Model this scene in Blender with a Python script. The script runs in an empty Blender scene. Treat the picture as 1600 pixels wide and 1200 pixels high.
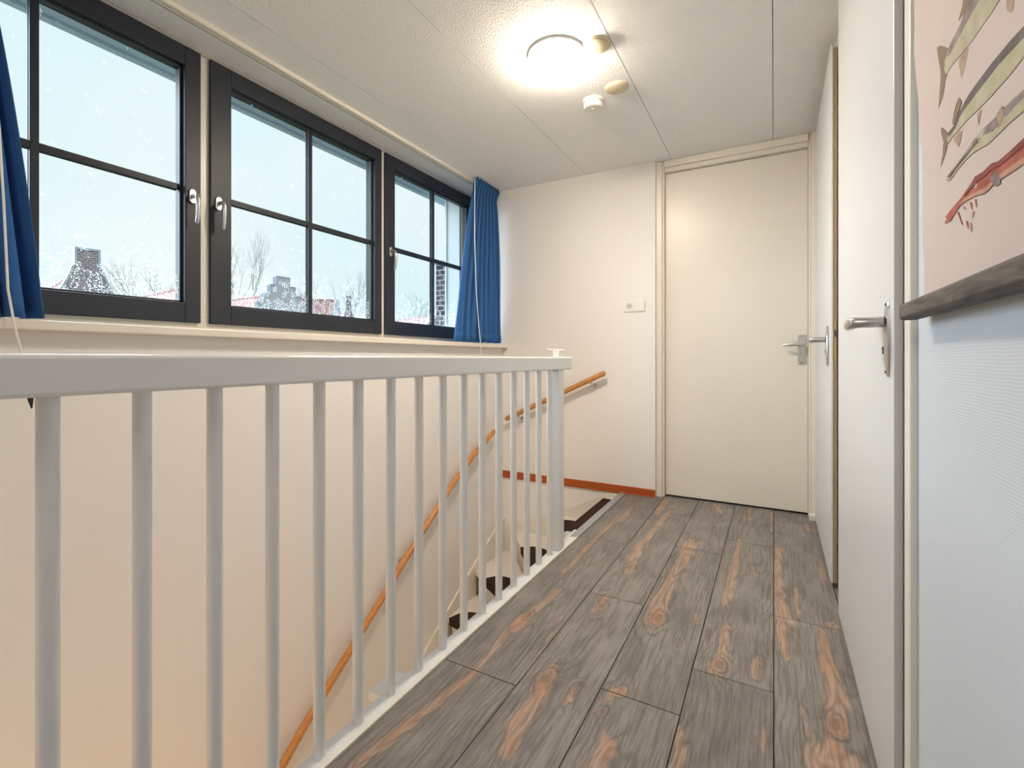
import bpy, bmesh, math, random
from mathutils import Vector, Matrix
random.seed(7)
SC = bpy.context.scene
COL = SC.collection
R = math.radians
PI = math.pi

# ---------------------------------------------------------------- camera
cd = bpy.data.cameras.new('camera'); cam = bpy.data.objects.new('camera', cd); COL.objects.link(cam)
cam.location = (0, 0, 1.0); cam.rotation_euler = (R(90), 0, math.atan(409/745.))
cd.sensor_width = 36; cd.lens = 745/1600*36; cd.shift_y = -40/1600; cd.clip_start = .02; cd.clip_end = 500
SC.camera = cam
# ---------------------------------------------------------------- world, light, exposure
W = bpy.data.worlds.new('sky'); SC.world = W; W.use_nodes = True
wn = W.node_tree.nodes; wl = W.node_tree.links; wn.clear()
wo = wn.new('ShaderNodeOutputWorld'); wb = wn.new('ShaderNodeBackground')
wt = wn.new('ShaderNodeTexCoord'); wz = wn.new('ShaderNodeTexNoise'); wr = wn.new('ShaderNodeValToRGB')
wz.inputs['Scale'].default_value = 1.6; wz.inputs['Detail'].default_value = 3
wr.color_ramp.elements[0].position = .35; wr.color_ramp.elements[0].color = (.74, .95, .99, 1)
wr.color_ramp.elements[1].position = .65; wr.color_ramp.elements[1].color = (.93, 1.0, 1.0, 1)
wl.new(wt.outputs['Generated'], wz.inputs['Vector']); wl.new(wz.outputs['Fac'], wr.inputs['Fac'])
wl.new(wr.outputs['Color'], wb.inputs['Color']); wb.inputs['Strength'].default_value = 1.0
wl.new(wb.outputs['Background'], wo.inputs['Surface'])
sd = bpy.data.lights.new('overcast_daylight', 'SUN'); sun = bpy.data.objects.new('overcast_daylight', sd); COL.objects.link(sun)
sd.energy = 10.0; sd.angle = R(75); sd.color = (.74, .88, 1.0)
sun.rotation_euler = Vector((-1.0, -.15, .38)).to_track_quat('Z', 'Y').to_euler()
sun.location = (-6, 0, 5)
LAMP = 195.0       # radiance of the ceiling lamp's glass
hd = bpy.data.lights.new('downstairs_hall_lamp', 'POINT'); hl = bpy.data.objects.new('downstairs_hall_lamp', hd); COL.objects.link(hl)
hd.energy = 22; hd.color = (1.0, .70, .44); hd.shadow_soft_size = .12; hl.location = (-1.45, -.35, -1.75)
ad = bpy.data.lights.new('rear_fill_light', 'AREA'); al = bpy.data.objects.new('rear_fill_light', ad); COL.objects.link(al)  # unseen fill light added behind the camera to brighten balusters and rail
ad.energy = 14; ad.color = (1.0, .92, .84); ad.shape = 'DISK'; ad.size = .5; al.location = (-.70, -1.25, 2.36); al.rotation_euler = (R(18), 0, 0)
vs = SC.view_settings; vs.view_transform = 'Standard'; vs.look = 'None'; vs.exposure = 0.0; vs.gamma = 1.0; vs.use_curve_mapping = False

# ---------------------------------------------------------------- helpers
class NT:
    def __init__(s, name):
        s.m = bpy.data.materials.new(name); s.m.use_nodes = True
        s.t = s.m.node_tree; s.n = s.t.nodes; s.l = s.t.links; s.n.clear()
        s.out = s.n.new('ShaderNodeOutputMaterial'); s.b = s.n.new('ShaderNodeBsdfPrincipled')
        s.l.new(s.b.outputs[0], s.out.inputs[0])
    def lk(s, a, b):
        s.l.new(a, b)
    def val(s, sock, v):
        if hasattr(v, 'is_output') or isinstance(v, bpy.types.NodeSocket): s.l.new(v, sock)
        else: sock.default_value = v
    def coord(s, kind='Object'):
        return s.n.new('ShaderNodeTexCoord').outputs[kind]
    def mapping(s, vec, scale=(1, 1, 1), rot=(0, 0, 0), loc=(0, 0, 0)):
        m = s.n.new('ShaderNodeMapping'); s.l.new(vec, m.inputs['Vector'])
        m.inputs['Scale'].default_value = scale; m.inputs['Rotation'].default_value = rot; m.inputs['Location'].default_value = loc
        return m.outputs[0]
    def noise(s, vec, scale=5, detail=3, rough=.5, dist=0):
        m = s.n.new('ShaderNodeTexNoise'); s.l.new(vec, m.inputs['Vector'])
        m.inputs['Scale'].default_value = scale; m.inputs['Detail'].default_value = detail
        m.inputs['Roughness'].default_value = rough; m.inputs['Distortion'].default_value = dist
        return m.outputs['Fac']
    def ramp(s, fac, stops, interp='LINEAR'):
        m = s.n.new('ShaderNodeValToRGB'); s.l.new(fac, m.inputs[0]); cr = m.color_ramp; cr.interpolation = interp
        while len(cr.elements) < len(stops): cr.elements.new(.5)
        for e, (p, c) in zip(cr.elements, stops):
            e.position = p; e.color = (c, c, c, 1) if not isinstance(c, (tuple, list)) else (*c[:3], 1)
        return m.outputs[0]
    def mix(s, fac, a, b, mode='MIX'):
        m = s.n.new('ShaderNodeMix'); m.data_type = 'RGBA'; m.blend_type = mode
        s.val(m.inputs[0], fac)
        for i, v in ((6, a), (7, b)):
            if isinstance(v, (tuple, list)): m.inputs[i].default_value = (*v[:3], 1)
            else: s.l.new(v, m.inputs[i])
        return m.outputs[2]
    def math(s, op, a, b=0.0, c=0.0):
        m = s.n.new('ShaderNodeMath'); m.operation = op
        s.val(m.inputs[0], a); s.val(m.inputs[1], b)
        if op in ('MULTIPLY_ADD',): s.val(m.inputs[2], c)
        return m.outputs[0]
    def sep(s, vec):
        m = s.n.new('ShaderNodeSeparateXYZ'); s.l.new(vec, m.inputs[0]); return m.outputs
    def comb(s, x, y, z):
        m = s.n.new('ShaderNodeCombineXYZ'); s.val(m.inputs[0], x); s.val(m.inputs[1], y); s.val(m.inputs[2], z); return m.outputs[0]
    def bump(s, h, strength=.2, dist=.01):
        m = s.n.new('ShaderNodeBump'); s.l.new(h, m.inputs['Height'])
        m.inputs['Strength'].default_value = strength; m.inputs['Distance'].default_value = dist
        s.l.new(m.outputs[0], s.b.inputs['Normal'])
    def set(s, color=None, rough=.5, metal=0, spec=.5, **k):
        if color is not None:
            if isinstance(color, (tuple, list)): s.b.inputs['Base Color'].default_value = (*color[:3], 1)
            else: s.l.new(color, s.b.inputs['Base Color'])
        s.val(s.b.inputs['Roughness'], rough); s.b.inputs['Metallic'].default_value = metal
        s.b.inputs['Specular IOR Level'].default_value = spec
        return s

def paint(name, col, rough=.5, var=.03, bscale=60, bstr=.05, spec=.5, metal=0):
    """painted or plain surface: faint tone variation and a fine surface bump"""
    t = NT(name); c = t.coord('Object')
    n = t.noise(c, 2.5, 3)
    dark = tuple(v*(1-var) for v in col); lite = tuple(min(1, v*(1+var)) for v in col)
    t.set(t.mix(n, dark, lite), rough, metal, spec)
    t.bump(t.noise(c, bscale, 2), bstr, .002)
    return t.m

class MB:
    """collects faces of one mesh"""
    def __init__(s): s.v = []; s.f = []; s.mi = []; s.sm = []
    def add(s, vs, fs, mi=0, smooth=False):
        o = len(s.v); s.v += [tuple(v) for v in vs]
        for f in fs: s.f.append([i+o for i in f]); s.mi.append(mi); s.sm.append(smooth)
        return s
    def box(s, x0, x1, y0, y1, z0, z1, mi=0):
        return s.add([(x0,y0,z0),(x1,y0,z0),(x1,y1,z0),(x0,y1,z0),(x0,y0,z1),(x1,y0,z1),(x1,y1,z1),(x0,y1,z1)],
              [(0,3,2,1),(4,5,6,7),(0,1,5,4),(1,2,6,5),(2,3,7,6),(3,0,4,7)], mi)
    def prism(s, poly, axis, a, b, mi=0, smooth=False):
        """poly: 2-D points in the two other axes (in x,y,z order), extruded along axis from a to b"""
        def p3(p, t):
            q = list(p); q.insert(axis, t); return tuple(q)
        n = len(poly); vs = [p3(p, a) for p in poly]+[p3(p, b) for p in poly]
        fs = [tuple(range(n))[::-1], tuple(range(n, 2*n))]+[(i, (i+1) % n, n+(i+1) % n, n+i) for i in range(n)]
        return s.add(vs, fs, mi, smooth)
    def tube(s, pts, r, n=14, mi=0, cap=True, smooth=True):
        pts = [Vector(p) for p in pts]; rs = r if isinstance(r, (list, tuple)) else [r]*len(pts)
        vs = []; up0 = None
        for i, p in enumerate(pts):
            d = (pts[min(i+1, len(pts)-1)]-pts[max(i-1, 0)]).normalized()
            if up0 is None: up0 = Vector((0, 0, 1)) if abs(d.z) < .9 else Vector((1, 0, 0))
            u = d.cross(up0).normalized(); w = u.cross(d).normalized(); up0 = w
            for k in range(n):
                a = 2*PI*k/n; vs.append(p+(u*math.cos(a)+w*math.sin(a))*rs[i])
        fs = [(i*n+k, i*n+(k+1) % n, (i+1)*n+(k+1) % n, (i+1)*n+k) for i in range(len(pts)-1) for k in range(n)]
        if cap: fs += [tuple(range(n))[::-1], tuple(range((len(pts)-1)*n, len(pts)*n))]
        return s.add(vs, fs, mi, smooth)
    def lathe(s, prof, n=40, mi=0, M=None, smooth=True):
        """prof: (r, z) from one end to the other, about local z"""
        vs = []; M = M or Matrix()
        for (r, z) in prof:
            for k in range(n):
                a = 2*PI*k/n; vs.append(M @ Vector((r*math.cos(a), r*math.sin(a), z)))
        fs = [(i*n+k, i*n+(k+1) % n, (i+1)*n+(k+1) % n, (i+1)*n+k) for i in range(len(prof)-1) for k in range(n)]
        fs += [tuple(range(n))[::-1], tuple(range((len(prof)-1)*n, len(prof)*n))]
        return s.add(vs, fs, mi, smooth)
    def build(s, name, mats, parent=None, bevel=0, seg=2, auto=35):
        me = bpy.data.meshes.new(name); me.from_pydata(s.v, [], s.f)
        for m in (mats if isinstance(mats, (list, tuple)) else [mats]): me.materials.append(m)
        me.polygons.foreach_set('material_index', s.mi)
        me.polygons.foreach_set('use_smooth', s.sm)
        bm = bmesh.new(); bm.from_mesh(me); bmesh.ops.recalc_face_normals(bm, faces=bm.faces); bm.to_mesh(me); bm.free()
        me.update()
        if any(s.sm): me.set_sharp_from_angle(angle=R(auto))
        o = bpy.data.objects.new(name, me); COL.objects.link(o)
        if parent: o.parent = parent
        if bevel:
            b = o.modifiers.new('bevel', 'BEVEL'); b.width = bevel; b.segments = seg; b.limit_method = 'ANGLE'; b.angle_limit = R(40)
            b.harden_normals = False
        return o

def empty(name, loc=(0, 0, 0), rz=0):
    o = bpy.data.objects.new(name, None); COL.objects.link(o); o.location = loc; o.rotation_euler = (0, 0, rz)
    o.empty_display_size = .1
    return o
def tag(o, label=None, cat=None, group=None, kind=None):
    if label: o['label'] = label
    if cat: o['category'] = cat
    if group: o['group'] = group
    if kind: o['kind'] = kind
    return o
def structure(o): o['kind'] = 'structure'; return o
def rel(mb, loc):
    """shift world-space verts into the local frame of an unrotated parent"""
    mb.v = [(a-loc[0], b-loc[1], c-loc[2]) for a, b, c in mb.v]; return mb
# ---------------------------------------------------------------- materials
def wall_paint(name, col):
    t = NT(name); c = t.coord('Object')
    n = t.noise(c, 1.3, 3); d = tuple(v*.985 for v in col)
    smudge = t.ramp(t.noise(c, 7, 4, .6), [(.70, 0), (.80, 1)])
    base = t.mix(n, d, col); base = t.mix(t.math('MULTIPLY', smudge, .10), base, tuple(v*.85 for v in col))
    t.set(base, .62, 0, .3); t.bump(t.noise(c, 140, 2), .12, .002); return t.m
M_wall = wall_paint('wall_paint', (.85, .82, .785))
def rib_paper():
    t = NT('ribbed_wallpaper'); c = t.coord('Object'); s = t.sep(c)
    wob = t.noise(t.mapping(c, (1, 6, 6)), 3, 2)
    ph = t.math('MULTIPLY_ADD', wob, 6.0, t.math('MULTIPLY', s[2], 1350.0))
    h = t.math('SINE', ph)
    h2 = t.math('ADD', h, t.math('MULTIPLY', t.noise(c, 160, 2), 1.2))
    t.set((.60, .635, .68), .6, 0, .3); t.bump(h2, .10, .002); return t.m
M_paper = rib_paper()
def stipple():
    t = NT('stippled_ceiling'); c = t.coord('Object')
    n = t.noise(c, 120, 3, .6); r = t.ramp(n, [(.35, 0), (.65, 1)])
    t.set(t.mix(t.noise(c, 1.5, 2), (.89, .88, .87), (.91, .90, .89)), .75, 0, .2); t.bump(r, .55, .004); return t.m
M_ceil = stipple()
M_gap = paint('joint_shadow_gap', (.30, .28, .25), .8)
M_trimw = paint('cream_trim_paint', (.80, .75, .66), .35)
M_white = paint('white_gloss_paint', (.80, .80, .79), .32, bstr=.03)
M_door = paint('white_door_paint', (.655, .652, .65), .33, bscale=25, bstr=.03)
M_doorc = paint('cream_door_paint', (.80, .745, .66), .34, bscale=25, bstr=.03)
M_edge = paint('grey_cream_edge', (.60, .57, .50), .4)
M_fanth = NT('anthracite_paint')
_c = M_fanth.coord('Object')
M_fanth.set(M_fanth.mix(M_fanth.noise(_c, 3, 3), (.014, .018, .027), (.023, .028, .038)), .45, 0, .4)
M_fanth.bump(M_fanth.noise(M_fanth.mapping(_c, (1, 1, .25)), 90, 3, .6), .22, .002); M_anth = M_fanth.m
M_steel = paint('brushed_aluminium', (.62, .62, .61), .28, metal=1, bscale=200, bstr=.04)
M_brass = paint('brass_lockplate', (.55, .42, .18), .35, metal=1)
M_black = paint('black_gap', (.01, .01, .011), .8)
M_dark = paint('dark_rubber', (.02, .02, .022), .5)
M_plast = paint('white_plastic', (.84, .82, .77), .35, bstr=.0)
M_plasty = paint('yellowed_plastic', (.64, .55, .38), .4, bstr=.0)
M_alu = paint('grey_nosing_metal', (.50, .51, .53), .35, metal=.6)
def glass(name, drops):
    t = NT(name); t.n.remove(t.b)
    tr = t.n.new('ShaderNodeBsdfTransparent'); tr.inputs[0].default_value = (.985, .997, 1.0, 1)
    gl = t.n.new('ShaderNodeBsdfGlossy'); gl.inputs['Roughness'].default_value = .02
    lw = t.n.new('ShaderNodeLayerWeight'); lw.inputs[0].default_value = .5
    fr = t.math('MULTIPLY_ADD', t.math('POWER', lw.outputs['Facing'], 5.0), .5, .02)
    mx = t.n.new('ShaderNodeMixShader'); t.lk(fr, mx.inputs[0]); t.lk(tr.outputs[0], mx.inputs[1]); t.lk(gl.outputs[0], mx.inputs[2])
    last = mx.outputs[0]
    if drops:
        c = t.coord('Object'); v = t.n.new('ShaderNodeTexVoronoi'); t.lk(c, v.inputs['Vector']); v.inputs['Scale'].default_value = 135
        dots = t.ramp(v.outputs['Distance'], [(.26, 1), (.34, 0)])
        sz = t.sep(c)[2]; low = t.ramp(t.math('MULTIPLY', sz, 1.0), [(.06, 1), (.36, 0)])
        dens = t.math('GREATER_THAN', t.math('ADD', t.noise(c, 26, 2), t.math('MULTIPLY', low, .36)), .69)
        df = t.n.new('ShaderNodeBsdfTranslucent'); df.inputs[0].default_value = (.93, .97, 1, 1)
        dd = t.n.new('ShaderNodeMixShader'); dd.inputs[0].default_value = .55
        t.lk(tr.outputs[0], dd.inputs[1]); t.lk(df.outputs[0], dd.inputs[2])
        m2 = t.n.new('ShaderNodeMixShader'); t.lk(t.math('MULTIPLY', dots, dens), m2.inputs[0]); t.lk(last, m2.inputs[1]); t.lk(dd.outputs[0], m2.inputs[2]); last = m2.outputs[0]
    t.lk(last, t.out.inputs[0]); return t.m
M_glass = glass('window_glass_with_raindrops', True)
def curtain():
    t = NT('blue_curtain_cloth'); c = t.coord('Object'); 
    wv = t.noise(t.mapping(c, (1, 1, 1)), 400, 2)
    n = t.noise(t.mapping(c, (1, 1, .3)), 9, 3)
    t.set(t.mix(n, (.032, .125, .33), (.045, .165, .42)), .8, 0, .15)
    t.b.inputs['Sheen Weight'].default_value = .15
    t.bump(wv, .2, .001)
    ts = t.n.new('ShaderNodeBsdfTranslucent'); ts.inputs[0].default_value = (.04, .16, .42, 1)
    mx = t.n.new('ShaderNodeMixShader'); mx.inputs[0].default_value = .22
    t.lk(t.b.outputs[0], mx.inputs[1]); t.lk(ts.outputs[0], mx.inputs[2]); t.lk(mx.outputs[0], t.out.inputs[0]); return t.m
M_curt = curtain()
def wood(name, a, b, axis_scale=(60, 3, 60), rough=.4):
    t = NT(name); c = t.coord('Object'); m = t.mapping(c, axis_scale)
    n = t.noise(m, 1, 4, .6, .4); t.set(t.mix(t.ramp(n, [(.3, 0), (.7, 1)]), a, b), rough, 0, .4); t.bump(n, .06, .002); return t.m
M_beech = wood('beech_handrail', (.50, .20, .055), (.64, .30, .10), (50, 4, 50), .33)
M_redw = wood('red_stained_skirting', (.34, .062, .010), (.50, .11, .018), (3, 60, 60), .4)
M_batten = wood('dark_stained_batten', (.035, .028, .024), (.17, .14, .12), (90, 9, 90), .7)
def carpet():
    t = NT('brown_carpet_mat'); c = t.coord('Object')
    n = t.noise(c, 350, 3, .7); t.set(t.mix(t.ramp(n, [(.3, 0), (.7, 1)]), (.022, .012, .010), (.10, .058, .048)), .95, 0, .05); t.bump(n, .9, .006); return t.m
M_mat = carpet()
def floorwood():
    t = NT('weathered_plank_laminate')
    at = t.n.new('ShaderNodeAttribute'); at.attribute_name = 'plank'
    g = t.n.new('ShaderNodeNewGeometry'); s = t.sep(g.outputs['Position'])
    r = t.sep(at.outputs['Vector'])
    x = t.math('ADD', s[0], t.math('MULTIPLY', r[0], 37.0)); y = t.math('ADD', s[1], t.math('MULTIPLY', r[1], 53.0))
    P = t.comb(x, y, 0.0)
    aw = t.n.new('ShaderNodeAttribute'); aw.attribute_name = 'wear'; wk = t.sep(aw.outputs['Vector']); wear, knt = wk[0], wk[1]
    # field that bends the grain into long arches round the worn places and the knots
    big = t.noise(t.mapping(P, (5.0, .75, 1)), 1, 2, .5, .3)
    ph = t.math('ADD', t.math('MULTIPLY', x, 200.0), t.math('MULTIPLY', big, 90.0))
    ph = t.math('ADD', ph, t.math('MULTIPLY', wear, 14.0)); ph = t.math('ADD', ph, t.math('MULTIPLY', knt, 20.0))
    ph = t.math('ADD', ph, t.math('MULTIPLY', t.noise(t.mapping(P, (34, 6, 1)), 1, 3), 7.0))
    ring = t.math('MULTIPLY_ADD', t.math('SINE', ph), .5, .5)
    fine = t.noise(t.mapping(P, (330, 10, 1)), 1, 3, .65)
    mid = t.noise(t.mapping(P, (115, 4.0, 1)), 1, 3, .62)
    blot = t.noise(t.mapping(P, (9, 4.5, 1)), 1, 4, .6, .3)
    zone = t.ramp(t.math('ADD', t.noise(t.mapping(P, (6, 1.1, 1)), 1, 2), t.math('MULTIPLY', wear, .35)), [(.42, 0), (.62, 1)])
    grey = t.mix(t.ramp(blot, [(.30, 0), (.70, 1)]), (.135, .116, .106), (.262, .235, .218))
    grey = t.mix(t.math('MULTIPLY', t.ramp(fine, [(.42, 0), (.62, 1)]), .38), grey, (.38, .35, .325))
    grey = t.mix(t.math('MULTIPLY', t.ramp(mid, [(.38, 1), (.50, 0)]), .55), grey, (.100, .080, .068))
    grey = t.mix(t.math('MULTIPLY', t.math('MULTIPLY', t.ramp(ring, [(.0, 1), (.40, 0)]), zone), .42), grey, (.085, .066, .055))
    # places rubbed through to the orange wood
    st = t.noise(t.mapping(P, (9, 1.6, 1)), 1, 3, .58, .7)
    edge = t.math('ADD', wear, t.math('MULTIPLY', t.math('SUBTRACT', t.noise(t.mapping(P, (65, 9, 1)), 1, 5, .68), .5), 1.35))
    edge = t.math('ADD', edge, t.math('MULTIPLY', t.ramp(st, [(.60, 0), (.78, 1)]), .45))
    edge = t.math('MULTIPLY_ADD', ring, .07, edge)
    worn = t.ramp(edge, [(.50, 0), (.78, 1)])
    org = t.mix(ring, (.25, .150, .100), (.44, .300, .215))
    org = t.mix(t.ramp(fine, [(.38, .0), (.62, .5)]), org, (.56, .39, .28))
    org = t.mix(t.ramp(t.noise(t.mapping(P, (16, 5, 1)), 1, 3), [(.50, 0), (.66, .6)]), org, (.54, .27, .125))
    col = t.mix(t.math('MULTIPLY', worn, .74), grey, org)
    col = t.mix(t.math('MULTIPLY', t.math('MULTIPLY', t.ramp(mid, [(.38, 1), (.48, 0)]), worn), .35), col, (.16, .09, .06))
    rim = t.ramp(edge, [(.40, 0), (.50, 1), (.62, 0)])
    col = t.mix(t.math('MULTIPLY', t.math('MULTIPLY', rim, t.ramp(mid, [(.4, 0), (.6, 1)])), .40), col, (.12, .085, .065))
    kf = t.math('ADD', knt, t.math('MULTIPLY', t.math('SUBTRACT', t.noise(t.mapping(P, (70, 45, 1)), 1, 3), .5), .60))
    kc = t.ramp(kf, [(.45, 0), (.62, 1)]); kr = t.ramp(kf, [(.26, 0), (.38, 1), (.50, 0)]); ki = t.ramp(kf, [(.60, 0), (.75, 1)])
    col = t.mix(t.math('MULTIPLY', kc, .45), col, (.26, .16, .105))
    col = t.mix(t.math('MULTIPLY', kr, .42), col, (.085, .06, .045))
    col = t.mix(t.math('MULTIPLY', ki, .42), col, (.12, .07, .045))
    tone = t.math('MULTIPLY_ADD', r[2], .22, .89)
    hs = t.n.new('ShaderNodeHueSaturation'); t.lk(col, hs.inputs['Color']); t.lk(tone, hs.inputs['Value'])
    t.set(hs.outputs[0], t.math('MULTIPLY_ADD', fine, .2, .36), 0, .4)
    t.bump(t.math('ADD', fine, t.math('MULTIPLY', mid, .6)), .22, .002)
    return t.m
M_floor = floorwood()
def brick(name, c1, c2, mor, sc):
    t = NT(name); c = t.coord('Object'); s = t.sep(c)
    v = t.comb(t.math('ADD', s[0], s[1]), s[2], 0.0)
    b = t.n.new('ShaderNodeTexBrick'); t.lk(v, b.inputs['Vector']); b.inputs['Scale'].default_value = sc
    b.inputs['Color1'].default_value = (*c1, 1); b.inputs['Color2'].default_value = (*c2, 1); b.inputs['Mortar'].default_value = (*mor, 1)
    b.inputs['Mortar Size'].default_value = .03
    t.set(b.outputs['Color'], .9, 0, .1); return t.m
M_brick = brick('weathered_house_brick', (.24, .18, .21), (.36, .28, .32), (.55, .52, .55), 3.0)
M_brickg = brick('hazed_gable_brick', (.48, .47, .54), (.60, .58, .64), (.7, .7, .74), 3.0)  # gable brick paled towards blue, overcast haze put into its colour
M_brickd = brick('dark_party_brick', (.05, .045, .06), (.12, .10, .12), (.35, .35, .38), 4.5)
def tiles():
    t = NT('red_roof_tiles'); c = t.coord('Object'); s = t.sep(c)
    w = t.math('SINE', t.math('MULTIPLY', s[2], 26.0)); w2 = t.math('SINE', t.math('MULTIPLY', s[0], 28.0))
    k = t.math('MULTIPLY_ADD', t.math('MULTIPLY', w, w2), .25, t.noise(c, 6, 4, .7))
    t.set(t.mix(k, (.34, .17, .16), (.66, .42, .40)), .8, 0, .2); return t.m
M_tiles = tiles()
M_coping = paint('grey_lead_coping', (.42, .50, .60), .5)
M_bark = paint('hazed_winter_twigs', (.34, .38, .38), .9)  # twig colour lightened to stand in for distance haze
M_cheek = paint('white_dormer_cheek', (.78, .84, .88), .6)
M_soffit = paint('blue_grey_soffit', (.40, .50, .58), .5, bstr=.2)
M_ground = paint('wet_grass_ground', (.10, .13, .07), .9, .3)
M_paperc = NT('aged_chart_paper'); _c = M_paperc.coord('Object')
M_paperc.set(M_paperc.mix(M_paperc.noise(_c, 4, 5, .6), (.575, .455, .405), (.635, .535, .485)), .7, 0, .2); M_paperc.bump(M_paperc.noise(_c, 8, 3), .1, .01); M_chart = M_paperc.m
def ink(name, a, b, sc=(1, 30, 30)):
    t = NT(name); c = t.coord('Object'); n = t.noise(t.mapping(c, sc), 1, 4, .6)
    t.set(t.mix(t.ramp(n, [(.3, 0), (.7, 1)]), a, b), .7, 0, .2); return t.m
I_olive = ink('printed_pale_olive', (.40, .355, .215), (.52, .465, .33))
I_mauve = ink('printed_mauve_grey', (.17, .125, .125), (.36, .28, .26))
I_dark = ink('printed_dark_grey', (.085, .07, .07), (.17, .145, .135))
I_red = ink('printed_coral_red', (.30, .062, .042), (.48, .15, .105))
I_pink = ink('printed_pale_coral', (.46, .22, .15), (.55, .31, .22))
I_fin = ink('printed_tan_fin', (.33, .22, .14), (.48, .36, .26))
I_line = paint('printed_brown_line', (.12, .075, .06), .7)
def stripes():
    t = NT('printed_striped_fin'); c = t.coord('Object'); s = t.sep(c)
    w = t.math('SINE', t.math('MULTIPLY_ADD', s[2], 850.0, t.math('MULTIPLY', s[1], 500.0)))
    t.set(t.mix(t.ramp(w, [(.35, 0), (.65, 1)]), (.13, .07, .045), (.50, .38, .25)), .7, 0, .2); return t.m
I_str = stripes()
I_eye = paint('printed_eye', (.75, .68, .45), .7)
I_deep = ink('printed_deep_red', (.20, .045, .035), (.30, .08, .06))
# ---------------------------------------------------------------- setting: walls, ceiling, floor
YW = 3.51; ZC = 2.42; XL = -2.01
structure(MB().box(-2.42, XL, -2.0, YW, -2.72, 1.087).box(-2.42, XL, -2.0, .10, 1.087, ZC).build('wall_left', M_wall))
structure(MB().box(-2.42, -.748, YW, 3.70, -2.72, ZC).box(-.748, .42, 3.64, 3.70, -.1, ZC).box(.232, .42, 3.45, 3.64, -.1, ZC).build('wall_back', M_wall))
structure(MB().box(.2475, .42, -2.0, 1.200, -.1, ZC).build('wall_right', M_paper))
structure(MB().box(.305, .42, 1.200, 3.45, -.1, ZC).box(.252, .305, 2.262, 2.40, 0, ZC).build('wall_right', M_wall))
structure(MB().box(-2.42, .42, -2.1, -2.0, -2.72, ZC).build('wall_front', M_wall))
structure(MB().box(-1.018, -.86, -.9, 2.62, -2.72, -.035).box(-1.0, -.86, 2.62, YW, -2.72, -.045).box(XL, -.86, -1.0, -.9, -2.72, -.02).build('wall_stairwell', M_wall))
m = MB(); xs = [-2.42, -1.906, -1.271, -.637, -.004, .42]
for a, b in zip(xs, xs[1:]): m.box(a+.0016, b-.0016, -2.0, 3.64, ZC, ZC+.02)
m.box(-2.44, .42, -2.0, 3.64, ZC+.012, ZC+.06, 1)
structure(m.build('ceiling', [M_ceil, M_gap]))
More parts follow.
